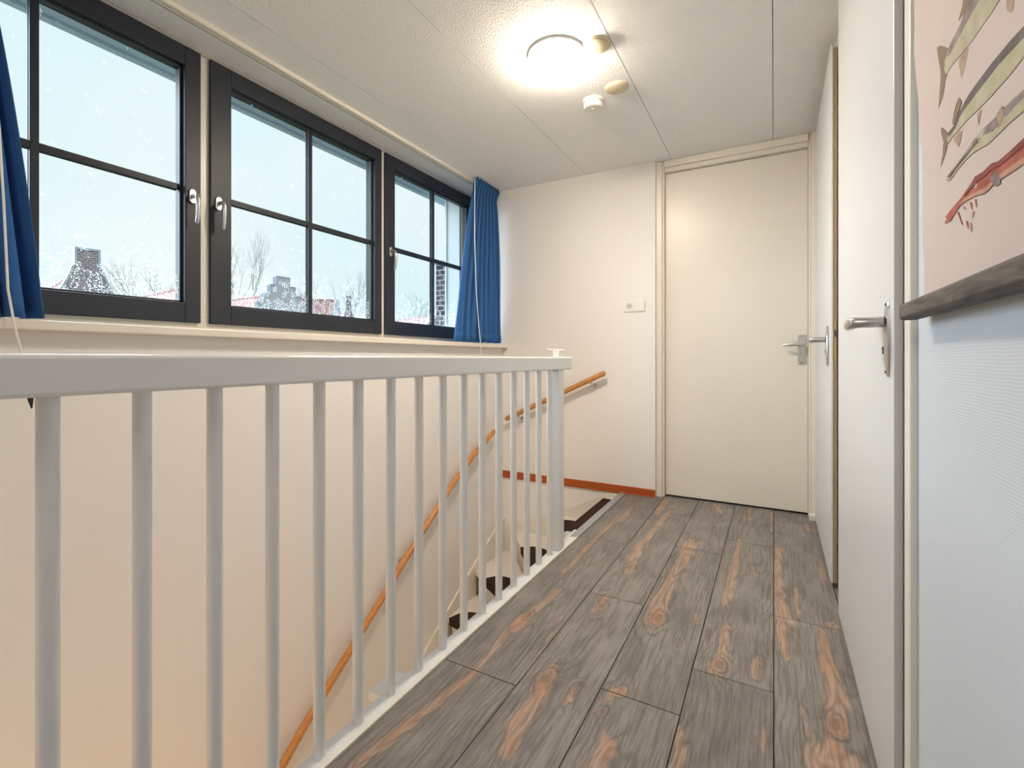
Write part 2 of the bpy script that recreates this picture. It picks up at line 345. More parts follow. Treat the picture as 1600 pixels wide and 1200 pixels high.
# plank floor: each plank a board with its own grain, knots and worn places
WORN = [
   [(-0.597, 3.214, 0.018), (-0.614, 2.9, 0.016), (-0.618, 2.643, 0.018), (-0.621, 2.423, 0.026), (-0.598, 2.247, 0.022)] ,
   [(-0.392, 2.672, 0.04), (-0.398, 2.417, 0.026), (-0.411, 2.185, 0.022), (-0.408, 2.02, 0.032), (-0.398, 1.88, 0.034)] ,
   [(-0.864, 2.908, 0.012), (-0.865, 2.63, 0.012), (-0.866, 2.357, 0.012), (-0.857, 2.134, 0.012), (-0.863, 2.031, 0.012)] ,
   [(-0.814, 1.89, 0.01), (-0.826, 1.769, 0.014), (-0.836, 1.659, 0.022), (-0.838, 1.545, 0.014)] ,
   [(-0.721, 1.722, 0.006), (-0.708, 1.599, 0.006), (-0.692, 1.463, 0.006), (-0.687, 1.38, 0.006)] ,
   [(-0.625, 1.374, 0.026), (-0.607, 1.251, 0.028), (-0.61, 1.166, 0.026), (-0.598, 1.088, 0.022)] ,
   [(-0.612, 1.908, 0.02), (-0.616, 1.841, 0.02)] ,
   [(-0.162, 2.893, 0.014), (-0.166, 2.575, 0.016), (-0.17, 2.343, 0.02), (-0.174, 2.148, 0.014)] ,
   [(-0.156, 1.92, 0.016), (-0.154, 1.804, 0.012), (-0.158, 1.684, 0.026)] ,
   [(0.024, 2.864, 0.018), (0.014, 2.526, 0.016), (0.017, 2.299, 0.022), (0.032, 2.136, 0.034)] ,
   [(0.086, 2.408, 0.008), (0.083, 2.164, 0.008)] ,
   [(0.023, 2.036, 0.018), (0.029, 1.904, 0.012), (0.038, 1.834, 0.008)] ,
   [(0.153, 2.072, 0.01), (0.153, 1.882, 0.018), (0.161, 1.755, 0.024), (0.164, 1.664, 0.028), (0.15, 1.554, 0.022)] ,
   [(0.094, 1.409, 0.03), (0.126, 1.435, 0.03), (0.16, 1.421, 0.03)] ,
   [(0.073, 1.593, 0.006), (0.078, 1.496, 0.006)] ,
   [(-0.048, 1.772, 0.012), (-0.054, 1.688, 0.012)] ,
   [(-0.018, 1.511, 0.005), (-0.027, 1.367, 0.005)] ,
   [(-0.224, 1.321, 0.014), (-0.209, 1.267, 0.014), (-0.211, 1.21, 0.014)] ,
   [(-0.389, 1.127, 0.018), (-0.369, 1.179, 0.018)] ,
   [(-0.425, 1.392, 0.014), (-0.401, 1.41, 0.014)] ,
   [(-0.524, 1.354, 0.01), (-0.525, 1.308, 0.01)] ,
   [(0.185, 2.143, 0.012), (0.204, 2.145, 0.012)] ,
   [(-0.267, 1.972, 0.008), (-0.252, 1.922, 0.008)] ,
   [(-0.087, 2.557, 0.006), (-0.079, 2.475, 0.006)] ,
   [(0.237, 2.051, 0.005), (0.236, 1.928, 0.005)] ,
   [(-0.951, 1.732, 0.01), (-0.954, 1.559, 0.01), (-0.952, 1.396, 0.01)] ,
   [(-0.866, 1.639, 0.008), (-0.837, 1.349, 0.012), (-0.85, 1.152, 0.016), (-0.875, 1.011, 0.018), (-0.903, 0.853, 0.016)] ,
   [(-0.67, 3.409, 0.022), (-0.661, 3.178, 0.022)] ,
   [(-0.347, 3.505, 0.016), (-0.3, 3.377, 0.016)] ,
   [(-0.14, 3.587, 0.008), (-0.129, 3.302, 0.008)] ,
   [(-0.836, 3.158, 0.016), (-0.831, 2.916, 0.016)] ,
   [(0.2, 2.766, 0.01), (0.196, 2.571, 0.01)] ,
   [(0.172, 3.363, 0.014), (0.173, 3.266, 0.014)] ,
   [(-0.015, 3.533, 0.006), (-0.01, 3.142, 0.006)] ,
]
KNOTS = [(-0.607, 2.278, 0.03), (-0.389, 1.881, 0.036), (-0.863, 2.031, 0.02), (-0.836, 1.659, 0.022), (-0.626, 1.358, 0.034), (-0.609, 1.866, 0.026), (-0.18, 2.064, 0.018), (-0.157, 1.69, 0.028), (0.019, 2.311, 0.018), (0.146, 1.566, 0.034), (-0.526, 1.359, 0.018), (-0.427, 1.307, 0.018), (-0.107, 1.904, 0.014), (-0.296, 1.75, 0.016), (-0.25, 2.211, 0.016), (-0.153, 2.536, 0.014), (-0.05, 1.402, 0.01), (-0.28, 2.679, 0.018)]

ENDS = {0: 2.115, -1: 1.627, -2: 1.397, -3: 1.95, -4: 1.283, 1: .9}
def column(x): return math.floor(x/.23)
WC = [(column(sum(p[0] for p in l)/len(l)), l) for l in WORN]
def wear(x, y, c):
    f = 0; col_ = 0
    for cc, l in WC:
        if cc != c: continue
        if y < min(p[1] for p in l)-.2 or y > max(p[1] for p in l)+.2: continue
        for (ax, ay, aw), (bx, by, bw) in zip(l, l[1:]):
            dx, dy = bx-ax, by-ay; q = dx*dx+dy*dy
            t = 0 if q < 1e-9 else max(0, min(1, ((x-ax)*dx+(y-ay)*dy)/q))
            ex, ey = x-ax-dx*t, (y-ay-dy*t)*.45; w = aw+(bw-aw)*t
            f = max(f, math.exp(-(math.hypot(ex, ey)/(w*1.45))**1.5))
    return f
def knot(x, y, c):
    f = 0
    for kx, ky, r in KNOTS:
        if column(kx) != c: continue
        f = max(f, math.exp(-(math.hypot(x-kx, (y-ky)*.5)/(r*.85))**1.3))
    return f
m = MB(); pv = []; pw = []; L = 1.253; G = .0009
def plank(c, x0, x1, y0, y1):
    r = (random.random(), random.random(), random.random()); b = .0012
    near = y1 > .5
    nx = 20 if near else 1; ny = max(1, int((y1-y0)/.0135)) if near else 1
    a0, a1, c0, c1 = x0+G+b, x1-G-b, y0+G+b, y1-G-b
    n0 = len(m.v); vs = []
    for j in range(ny+1):
        for i in range(nx+1):
            x = a0+(a1-a0)*i/nx; y = c0+(c1-c0)*j/ny; vs.append((x, y, 0))
            pw.append((wear(x, y, c), knot(x, y, c), 0) if near else (0, 0, 0))
    fs = [(j*(nx+1)+i, j*(nx+1)+i+1, (j+1)*(nx+1)+i+1, (j+1)*(nx+1)+i) for j in range(ny) for i in range(nx)]
    m.add(vs, fs)
    m.add([(x0+G, y0+G, -.004), (x1-G, y0+G, -.004), (x1-G, y1-G, -.004), (x0+G, y1-G, -.004), (a0, c0, 0), (a1, c0, 0), (a1, c1, 0), (a0, c1, 0)],
          [(0, 1, 5, 4), (1, 2, 6, 5), (2, 3, 7, 6), (3, 0, 4, 7)])
    pw.extend([(0, 0, 0)]*8); pv.extend([r]*(len(m.v)-n0))
for c in range(-4, 2):
    x0, x1 = c*.23, (c+1)*.23
    if c == -4: x0 = -.957
    if c == 1: x1 = .305
    y = ENDS[c]-4*L
    while y < 3.64:
        a, b = max(y, -2.0), min(y+L, 3.64)
        if b-a > .02: plank(c, x0, x1, a, b)
        y += L
def extra(*a):
    n0 = len(m.v); m.box(*a); pv.extend([(.3, .3, .3)]*(len(m.v)-n0)); pw.extend([(0, 0, 0)]*(len(m.v)-n0))
extra(-.957, .305, -2.0, 3.64, -.10, -.0035, 1)
extra(-2.01, -.957, -2.0, -1.0, -.1, 0, 0)
fl = structure(m.build('floor', [M_floor, M_black]))
at = fl.data.attributes.new('plank', 'FLOAT_VECTOR', 'POINT'); at.data.foreach_set('vector', [q for r in pv for q in r])
at = fl.data.attributes.new('wear', 'FLOAT_VECTOR', 'POINT'); at.data.foreach_set('vector', [q for r in pw for q in r])
structure(MB().box(XL, -.86, -1.0, YW, -2.76, -2.70).build('floor', M_trimw))

# skirting, sill, edge trims
structure(MB().box(XL, -.748, YW-.013, YW, -.006, .053).build('baseboard_back', M_redw, bevel=.002))
structure(MB().box(-2.335, -1.962, .10, YW-.003, 1.087, 1.117).build('trim_1', M_trimw, bevel=.004))
structure(MB().box(-.968, -.9575, -2.0, 2.50, -.03, .007).build('trim_2', M_trimw, bevel=.002))
m = MB().box(-1.003, -.9575, 2.50, 3.495, -.004, .004)
for i in range(3): m.box(-.997+i*.013, -.991+i*.013, 2.502, 3.493, .004, .0055)
structure(m.build('trim_3', M_alu))
# fixed window surround with its mullions
m = MB(); fx0, fx1 = -2.42, -2.331
m.box(fx0, fx1, .10, YW, 1.087, 1.190); m.box(fx0, fx1, .10, YW, 2.375, ZC)
for a, b in [(.10, .15), (1.207, 1.306), (2.363, 2.455), (3.47, YW)]: m.box(fx0, fx1, a, b, 1.190, 2.375)
m.box(-2.331, -2.322, .10, YW, 2.408, ZC)
structure(m.build('trim_4', M_trimw, bevel=.002))

# ---------------------------------------------------------------- windows
def window(n, y0, y1, wl, wr, hy):
    z0, z1 = 1.162, 2.402; xf = -2.311
    root = structure(empty('window_%d' % n, (xf, (y0+y1)/2, z0))); L0 = root.location
    gy0, gy1, gz0, gz1 = y0+wl, y1-wr, 1.250, 2.318
    m = MB()
    # lip that covers the surround, mitreless: stiles full height, rails between
    for a, b in ((y0, gy0), (gy1, y1)): m.box(-2.330, xf, a, b, z0, z1)
    m.box(-2.330, xf, gy0, gy1, z0, gz0); m.box(-2.330, xf, gy0, gy1, gz1, z1)
    # body behind the lip
    bo = .031
    for a, b in ((y0+bo, gy0), (gy1, y1-bo)): m.box(-2.395, -2.330, a, b, z0+bo, z1-bo)
    m.box(-2.395, -2.330, gy0, gy1, z0+bo, gz0); m.box(-2.395, -2.330, gy0, gy1, gz1, z1-bo)
    rel(m, L0).build('sash_frame', M_anth, root, bevel=.003)
    m = MB(); gw = .010
    m.box(-2.352, -2.336, gy0, gy0+gw, gz0, gz1); m.box(-2.352, -2.336, gy1-gw, gy1, gz0, gz1)
    m.box(-2.352, -2.336, gy0+gw, gy1-gw, gz0, gz0+gw); m.box(-2.352, -2.336, gy0+gw, gy1-gw, gz1-gw, gz1)
    rel(m, L0).build('glazing_bead', M_anth, root, bevel=.002)
    g = rel(MB().box(-2.3605, -2.3545, gy0+.001, gy1-.001, gz0+.001, gz1-.001), L0).build('glass_pane', M_glass, root)
    ym = (gy0+gy1)/2; m = MB()
    if n == 1: ym = .6805
    if n == 3: ym = 2.985
    for a, b in ((-2.354, -2.343), (-2.373, -2.361)):
        m.box(a, b, ym-.013, ym+.013, gz0+gw, gz1-gw)
        m.box(a+.0005, b-.0005, gy0+gw, ym-.013, 1.757, 1.785); m.box(a+.0005, b-.0005, ym+.013, gy1-gw, 1.757, 1.785)
    rel(m, L0).build('glazing_bars', M_anth, root, bevel=.002)
    # lever handle
    h = MB(); zc = 1.733
    pts = []
    for k in range(28):
        a = 2*PI*k/28; pts.append((hy+.0145*math.cos(a), zc+(.018 if math.sin(a) > 0 else -.018)+.0145*math.sin(a)))
    h.prism(pts, 0, xf, xf+.010)
    ro = rel(h, L0).build('handle_rosette', M_steel, root, bevel=.003, seg=3)
    h = MB().tube([(xf+.010, hy, zc), (xf+.034, hy, zc), (xf+.044, hy, zc-.004), (xf+.049, hy, zc-.014)], [.0095, .0095, .0105, .0105], 16)
    h.tube([(xf+.046, hy, zc-.002), (xf+.050, hy, zc-.02), (xf+.052, hy, zc-.055), (xf+.049, hy, zc-.095), (xf+.043, hy, zc-.122), (xf+.042, hy, zc-.126)],
           [.008, .0105, .0095, .0085, .0085, .006], 16)
    rel(h, L0).build('handle_lever', M_steel, root)
    for k, dy in ((0, y0+.004), (1, y1-.004)):
        pass
    return root
window(1, .122, 1.235, .070, .067, 1.196)
window(2, 1.278, 2.390, .098, .062, 1.312)
window(3, 2.428, 3.500, .090, .050, 2.468)

# ---------------------------------------------------------------- doors
def lever(root, P, d, length, L0, name='door_lever'):
    """P: point on plate, d: unit dir out of the door; a = unit dir of the lever"""
    P = Vector(P); d = Vector(d); a = Vector(length[1]); ln = length[0]
    m = MB().tube([P, P+d*.012], [.0125, .0115], 20)
    m.tube([P+d*.010, P+d*.040, P+d*.050+a*.004, P+d*.054+a*.014], [.0118, .0118, .0125, .0125], 18)
    q = P+d*.054
    m.tube([q+a*.0, q+a*.015, q+a*ln*.5+Vector((0, 0, -.001)), q+a*(ln-.02)+d*-.003+Vector((0, 0, -.003)), q+a*(ln-.004)+d*-.010+Vector((0, 0, -.005)), q+a*ln-d*.014+Vector((0, 0, -.006))],
           [.009, .0130, .0118, .0098, .0075, .0035], 18)
    return rel(m, L0).build(name, M_steel, root)
# door 1, the cream door in the far wall
root = structure(empty('door_1', (-.25, 3.575, 0))); L0 = root.location
m = MB().box(-.690, .1905, 3.577, 3.617, .013, 2.338)
rel(m, L0).build('leaf', M_doorc, root, bevel=.002)
m = MB()
m.box(-.7475, -.706, 3.528, 3.637, 0, ZC-.001); m.box(-.706, -.6915, 3.543, 3.637, 0, ZC-.001)
m.box(-.6915, .192, 3.528, 3.637, 2.372, ZC-.001); m.box(-.6915, .192, 3.543, 3.637, 2.341, 2.372)
m.box(.192, .206, 3.543, 3.637, 0, ZC-.001); m.box(.206, .2315, 3.528, 3.637, 0, ZC-.001)
rel(m, L0).build('door_frame', M_doorc, root, bevel=.003)
rel(MB().box(-.69, .19, 3.60, 3.637, .0, .012), L0).build('threshold_gap', M_black, root)
m = MB().box(.192, .229, 3.452, 3.520, 0.001, .034)
rel(m, L0).build('frame_foot_block', M_trimw, root, bevel=.003)
m = MB().box(.136, .1775, 3.568, 3.577, .963, 1.152)
pl = rel(m, L0).build('door_plate', M_steel, root, bevel=.003, seg=3)
for z in (.974, 1.141):
    rel(MB().tube([(.157, 3.5665, z), (.157, 3.5682, z)], .0035, 12), L0).build('screw', M_dark, pl)
lever(root, (.157, 3.568, 1.090), (0, -1, 0), (.105, (-1, 0, 0)), L0)
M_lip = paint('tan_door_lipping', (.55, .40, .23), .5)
# door 2, the further door in the right wall, standing a touch off its frame
root = structure(empty('door_2', (.20, 2.96, 0))); L0 = root.location
zt = 2.366
m = MB().prism([(.2180, 2.490), (.2215, 3.430), (.2300, 3.430), (.2265, 2.490)], 2, .022, zt)
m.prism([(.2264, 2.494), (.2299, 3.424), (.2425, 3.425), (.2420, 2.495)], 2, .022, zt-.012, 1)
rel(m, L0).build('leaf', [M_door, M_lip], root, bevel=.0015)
m = MB()
m.box(.2435, .305, 2.400, 2.478, 0, ZC-.001); m.box(.2435, .305, 3.440, 3.450, 0, ZC-.001); m.box(.246, .305, 2.478, 3.44, 2.372, ZC-.001)
rel(m, L0).build('door_frame', M_trimw, root, bevel=.002)
m = MB().box(.2300, .2385, 2.4925, 2.4955, .985, 1.160)
lk = rel(m, L0).build('lock_plate', M_brass, root)
rel(MB().box(.2315, .2372, 2.489, 2.4925, 1.094, 1.122), L0).build('latch_bolt', M_dark, lk)
def shield(root, x, y, z0, z1, w, L0, keyhole=True):
    """long tapered back plate, ridged down its middle, on a door face that looks towards -x"""
    zc = (z0+z1)/2; H = (z1-z0)/2; vs = []; N = 18
    for i in range(N+1):
        t = -1+2*i/N; z = zc+H*t; hw = w*(.62+.38*math.cos(t*PI/2))*(1 if abs(t) < .999 else .86); th = .004+.007*math.cos(t*PI/2)**.8
        for u, q in ((-1, 0), (-.92, .5), (-.45, .85), (0, 1), (.45, .85), (.92, .5), (1, 0)):
            vs.append((x-th*q, y+hw*u, z))
    fs = [(i*7+k, i*7+k+1, (i+1)*7+k+1, (i+1)*7+k) for i in range(N) for k in range(6)]
    fs += [tuple(range(7)), tuple(range(N*7, N*7+7))]+[(i*7, (i+1)*7, (i+1)*7+6, i*7+6) for i in range(N)]
    m = MB().add(vs, fs, 0, True)
    o = rel(m, L0).build('door_plate', M_steel, root, auto=50)
    for z in (z0+.010, z1-.010):
        rel(MB().tube([(x-.0035, y, z), (x-.0066, y, z)], .003, 12), L0).build('screw', M_dark, o)
    if keyhole:
        rel(MB().tube([(x-.006, y, zc-.022), (x-.0112, y, zc-.022)], .004, 14).box(x-.0110, x-.006, y-.0015, y+.0015, zc-.034, zc-.022), L0).build('keyhole', M_black, o)
    return o
shield(root, .2155, 2.590, .965, 1.150, .016, L0)
lever(root, (.2060, 2.590, 1.085), (-1, 0, 0), (.115, (0, 1, 0)), L0)
# door 3, the near door in the right wall
root = structure(empty('door_3', (.24, 1.75, 0))); L0 = root.location
m = MB().box(.2205, .2370, 1.262, 2.242, .008, 2.392).box(.2370, .262, 1.284, 2.225, .008, 2.380)
rel(m, L0).build('leaf', M_door, root, bevel=.0018)
m = MB()
m.box(.2350, .305, 1.2005, 1.2470, 0, ZC-.001); m.box(.2500, .305, 1.2470, 1.2800, 0, ZC-.001)
m.box(.2440, .305, 2.245, 2.262, 0, ZC-.001); m.box(.2420, .305, 1.28, 2.245, 2.396, ZC-.001)
rel(m, L0).build('door_frame', M_trimw, root, bevel=.002)
rel(MB().box(.2440, .2500, 1.2475, 1.2795, 0.001, 2.39), L0).build('rebate_shade', M_black, root)  # black strip in place of the shadow between leaf and frame
shield(root, .2205, 1.312, .960, 1.128, .022, L0)
lever(root, (.2110, 1.312, 1.080), (-1, 0, 0), (.118, (0, 1, 0)), L0)

# ---------------------------------------------------------------- balustrade
bal = empty('stair_balustrade', (-1.0, .9, 0)); L0 = bal.location
tag(bal, 'white painted landing balustrade of round bars beside the grey plank floor', 'balustrade')
rel(MB().box(-1.035, -.965, -1.99, 2.440, .941, 1.007), L0).build('top_rail', M_white, bal, bevel=.007, seg=3)
rel(MB().box(-1.021, -.9685, -1.99, 2.615, -.034, .003), L0).build('base_rail', M_white, bal, bevel=.003)
rel(MB().box(-1.070, -1.0215, 1.052, 1.166, -.030, -.001), L0).build('bracket_plate', M_white, bal, bevel=.002)
for k in range(-3, 16):
    y = .306+.1275*k
    m = MB().tube([(-1.0, y, .002), (-1.0, y, .9425)], .0146, 24)
    rel(m, L0).build('baluster', M_white, bal)
rel(MB().box(-1.032, -.968, 2.268, 2.340, .0025, .9415), L0).build('newel_post', M_white, bal, bevel=.010, seg=4)
m = MB().box(-1.018, -.984, 2.300, 2.385, 1.0065, 1.048); lt = rel(m, L0).build('latch_block', M_plast, bal, bevel=.006, seg=3)
rel(MB().tube([(-1.0, 2.302, 1.040), (-1.0, 2.25, 1.046), (-1.0, 2.185, 1.047)], [.005, .004, .003], 12), L0).build('latch_pin', M_plast, lt)

# ---------------------------------------------------------------- staircase
st = empty('winder_staircase', (-1.5, 2.9, -2.70)); L0 = st.location
tag(st, 'cream painted winder staircase turning down behind the white balustrade', 'staircase')
PV = Vector((-1.05, 2.45)); TH = [3, 21, 39, 56.5, 74, 92]; X0, X1, Y0, Y1 = -1.992, -1.020, 2.45, 3.492
def ray_rect(deg):
    d = Vector((-math.sin(R(deg)), math.cos(R(deg)))); ts = []
    if d.x < -1e-6: ts.append((X0-PV.x)/d.x)
    if d.y > 1e-6: ts.append((Y1-PV.y)/d.y)
    return PV+d*min(ts), d
def zk(k): return -.045-.190*k
def wedge(a, b):
    pa, da = ray_rect(a); pb, db = ray_rect(b)
    poly = [tuple(PV), tuple(pa)]
    ca = math.degrees(math.atan2(-(X0-PV.x), Y1-PV.y))
    if a < ca < b: poly.append((X0, Y1))
    poly.append(tuple(pb)); return poly
rel(MB().box(-1.105, -1.003, 2.622, Y1, zk(0)-.035, zk(0)), L0).build('tread', M_trimw, st, bevel=.004)
rel(MB().box(-1.090, -1.075, 2.52, Y1, zk(1)+.0005, zk(0)-.0355), L0).build('riser', M_trimw, st)
for k in range(1, 6):
    hi = TH[k]+ (1.2 if k < 5 else 0)
    rel(MB().prism(wedge(TH[k-1]-.3, hi), 2, zk(k)-.035, zk(k)), L0).build('tread', M_trimw, st, bevel=.003)
    if k < 6:
        p, d = ray_rect(TH[k]); n = Vector((-d.y, d.x))*.015
        off = Vector((d.y, -d.x))*.004
        a, b = PV+d*.05+off, p+off*1.0-d*.02
        rel(MB().prism([tuple(a), tuple(b), tuple(b-n*1), tuple(a-n*1)], 2, zk(k+1)+.0005, zk(k)-.0355), L0).build('riser', M_trimw, st)
for k in range(6, 13):
    yn = 2.47-.215*(k-5)
    rel(MB().box(X0, X1, yn, yn+.235, zk(k)-.035, zk(k)), L0).build('tread', M_trimw, st, bevel=.003)
    rel(MB().box(X0, X1, yn+.012, yn+.026, zk(k+1)+.0005, zk(k)-.0355), L0).build('riser', M_trimw, st)
top = [(3.508, -.345), (3.42, -.372), (3.08, -.545), (2.75, -.735), (2.477, -.90), (2.30, -1.03), (.9, -2.24), (.45, -2.62), (.45, -2.70), (1.4, -2.70), (2.3, -1.42), (3.508, -.80)]
rel(MB().prism(top, 0, XL+.0005, XL+.0165), L0).build('stringer', M_trimw, st, bevel=.002)
top = [(-1.9925, -.395), (-1.743, -.325), (-1.616, -.265), (-1.439, -.187), (-1.142, -.035), (-1.095, -.012), (-1.005, -.010), (-1.005, -.40), (-1.9925, -.80)]
rel(MB().prism(top, 1, YW-.0165, YW-.0005), L0).build('stringer', M_trimw, st, bevel=.002)

mat_labels = ['brown carpet mat on the topmost step, right at the floor edge',
 'brown carpet mat on the second step down, just right of the newel post foot',
 'brown carpet mat third from the top, seen between the last thin balusters',
 'brown carpet mat fourth from the top, on the winding steps between the bars',
 'lowest brown carpet mat in sight, a small dark corner behind the balustrade']
def mat(k):
    z = zk(k); th = .007; m = MB()
    if k == 0:
        o = Vector((-1.105, 2.60)); d = Vector((0, 1)); u = Vector((1, 0)); r0, r1, D = .09, .835, .098
        prof = [(r1, 0), (r1-.002, D*.45), (r1-.03, D*.85), (r1-.07, D), (r0+.07, D), (r0+.03, D*.85), (r0+.002, D*.45), (r0, 0)]
    else:
        p, d = ray_rect(TH[k]+1.1); o = PV; u = Vector((d.y, -d.x))
        if u.dot(Vector((1, .2))) < 0: u = -u
        r0, r1 = .28, .955; prof = []
        if k == 1: r1 = .99
        for i in range(17):
            a = PI*i/16; r = (r0+r1)/2+(r1-r0)/2*math.cos(a); dd = .215*math.sin(a)**.6
            dd = min(dd, r*math.tan(R(TH[k]-TH[k-1]))*.86); prof.append((r, dd))
    e = .0035
    if k == 5: pass
    P = [(o+d*r+u*dd) for r, dd in prof]
    n = len(P)
    vs = [(p.x, p.y, z+.0005) for p in P]+[(p.x, p.y, z+th) for p in P]
    m.add(vs, [tuple(range(n))[::-1], tuple(range(n, 2*n))]+[(i, (i+1) % n, n+(i+1) % n, n+i) for i in range(n)])
    # the lap over the nosing
    a, b = o+d*prof[-1][0], o+d*prof[0][0]
    f0 = u*-.0006; f1 = u*-.0075
    q = [a+f0, b+f0, b+f1, a+f1]
    zz = z-.045
    vs = [(p.x, p.y, zz) for p in q]+[(p.x, p.y, z+th) for p in q]
    m.add(vs, [(0, 3, 2, 1), (4, 5, 6, 7), (0, 1, 5, 4), (1, 2, 6, 5), (2, 3, 7, 6), (3, 0, 4, 7)])
    c = (o+d*(prof[0][0]+prof[-1][0])/2); rel(m, (c.x, c.y, z))
    ob = m.build('stair_mat', M_mat, bevel=.003); ob.location = (c.x, c.y, z)
    tag(ob, mat_labels[k], 'stair mat', 'brown carpet mats on the stair treads')
for k in range(5): mat(k)

# ---------------------------------------------------------------- handrails
def bracket(root, w, rp, L0, nrm):
    """w: point on wall, rp: point under the rail"""
    w = Vector(w); nrm = Vector(nrm); rp = Vector(rp)
    m = MB()
    M = Matrix.Translation(w) @ nrm.to_track_quat('Z', 'Y').to_matrix().to_4x4()
    m.lathe([(.018, .0005), (.018, .003), (.014, .006), (.008, .008)], 24, M=M)
    m.tube([w+nrm*.006, w+nrm*.03-Vector((0, 0, .004)), w+nrm*.05+Vector((0, 0, .001)), rp], .0055, 12)
    side = Vector((0, 1, 0)) if abs(nrm.x) > .5 else Vector((1, 0, 0))
    q = rp; sx = side*.018
    m.tube([q-sx, q+sx], .006, 10)
    return rel(m, L0).build('bracket', M_steel, root)
pts = [(1.16, -1.045), (1.42, -.817), (1.505, -.743), (1.735, -.570), (1.964, -.400), (2.206, -.215), (2.45, -.045), (2.711, .140), (2.952, .281), (3.197, .392), (3.262, .420)]
root = empty('wall_handrail', (-1.95, 2.2, -.2)); L0 = root.location
tag(root, 'long beech handrail running down the stairwell wall under the windows', 'handrail')
rel(MB().tube([(-1.95, pts[0][0]-.003, pts[0][1]-.003)]+[(-1.95, y, z) for y, z in pts]+[(-1.95, 3.266, .422)], [.012]+[.0195]*len(pts)+[.012], 20), L0).build('rail', M_beech, root)
for y, z in ((1.405, -.83), (2.235, -.192), (3.07, .335)):
    bracket(root, (XL, y, z-.050), (-1.952, y, z-.0225), L0, (1, 0, 0))
A, B = Vector((-1.945, 3.447, .500)), Vector((-1.112, 3.447, .888))
root = empty('wall_handrail', (-1.53, 3.45, .69)); L0 = root.location
tag(root, 'short beech handrail on the far wall beside the white power socket', 'handrail')
dr = (B-A).normalized()
rel(MB().tube([A-dr*.012, A-dr*.006, A, B, B+dr*.006, B+dr*.012], [.010, .016, .0195, .0195, .016, .010], 20), L0).build('rail', M_beech, root)
for t in (.12, .87):
    p = A.lerp(B, t); bracket(root, (p.x+.02, YW, p.z-.045), (p.x, 3.449, p.z-.0225), L0, (0, -1, 0))

# ---------------------------------------------------------------- ceiling fittings
def disc(name, label, cat, x, y, r, h, mat_, grp=None):
    root = empty(name, (x, y, ZC)); tag(root, label, cat, grp)
    MB().lathe([(r, 0), (r, -h*.5), (r*.97, -h*.8), (r*.9, -h)], 48).build('cover_rim', mat_, root)
    MB().lathe([(r*.86, -h*.98), (r*.86, -h*1.35), (r*.8, -h*1.6)], 48).build('cover_plate', mat_, root)
    return root
lamp = empty('ceiling_lamp', (-.890, 2.050, ZC)); tag(lamp, 'round glowing opal ceiling lamp, switched on, over the landing', 'lamp')
MB().lathe([(.133, 0), (.133, -.010), (.130, -.0135)], 64).build('lamp_base', M_white, lamp)
t = NT('glowing_opal_glass'); e = t.n.new('ShaderNodeEmission'); e.inputs[0].default_value = (1.0, .86, .69, 1); e.inputs[1].default_value = LAMP
t.lk(e.outputs[0], t.out.inputs[0]); M_glow = t.m
prof = [(.126, -.0138)]+[(.127*math.cos(a), -.0170-.040*math.sin(a)) for a in [i*PI/2/12 for i in range(12)]]+[(.004, -.0571)]
MB().lathe(prof, 64).build('lamp_dome', M_glow, lamp)
disc('ceiling_cover', 'yellowed round blank cover plate right beside the ceiling lamp', 'cover plate', -.703, 2.075, .064, .008, M_plasty, 'yellowed round cover plates on the ceiling')
disc('ceiling_cover', 'yellowed round blank cover plate beside the smoke detector', 'cover plate', -.720, 2.452, .063, .008, M_plasty, 'yellowed round cover plates on the ceiling')
sdn = empty('smoke_detector', (-.870, 2.515, ZC)); tag(sdn, 'small white round smoke detector on the ceiling, beyond the lamp', 'smoke detector')
MB().lathe([(.056, 0), (.056, -.012), (.050, -.015)], 48).build('detector_base', M_plast, sdn)
MB().lathe([(.047, -.0145), (.047, -.026)], 48).build('vent_band', M_edge, sdn)
MB().lathe([(.052, -.0255), (.053, -.036), (.049, -.046), (.040, -.049), (.037, -.0485)], 48).build('detector_body', M_plast, sdn)
MB().lathe([(.014, -.0485), (.0135, -.0515), (.010, -.0525)], 24).build('test_button', M_edge, sdn)

# ---------------------------------------------------------------- wall socket
so = empty('wall_socket', (-.897, YW, 1.383)); tag(so, 'white double wall plate with a power socket and a rocker switch by the door frame', 'socket')
MB().box(-.078, .078, -.009, -.0003, -.041, .041).build('cover_frame', M_plast, so, bevel=.003, seg=3)
MB().box(-.071, -.003, -.0125, -.0088, -.034, .034).build('socket_insert', M_plast, so, bevel=.002)
MB().lathe([(.0215, -.001), (.0215, .0008)], 32, M=Matrix.Translation((-.037, -.0128, .002)) @ Matrix.Rotation(R(90), 4, 'X')).build('socket_well', M_edge, so)
MB().tube([(-.0465, -.0132, .002), (-.0465, -.0145, .002)], .0032, 12).tube([(-.0275, -.0132, .002), (-.0275, -.0145, .002)], .0032, 12).build('pin_holes', M_dark, so)
MB().prism([(-.0088, -.034), (-.0135, -.034), (-.0165, .034), (-.0088, .034)], 0, .003, .071).build('rocker_switch', M_plast, so, bevel=.001)

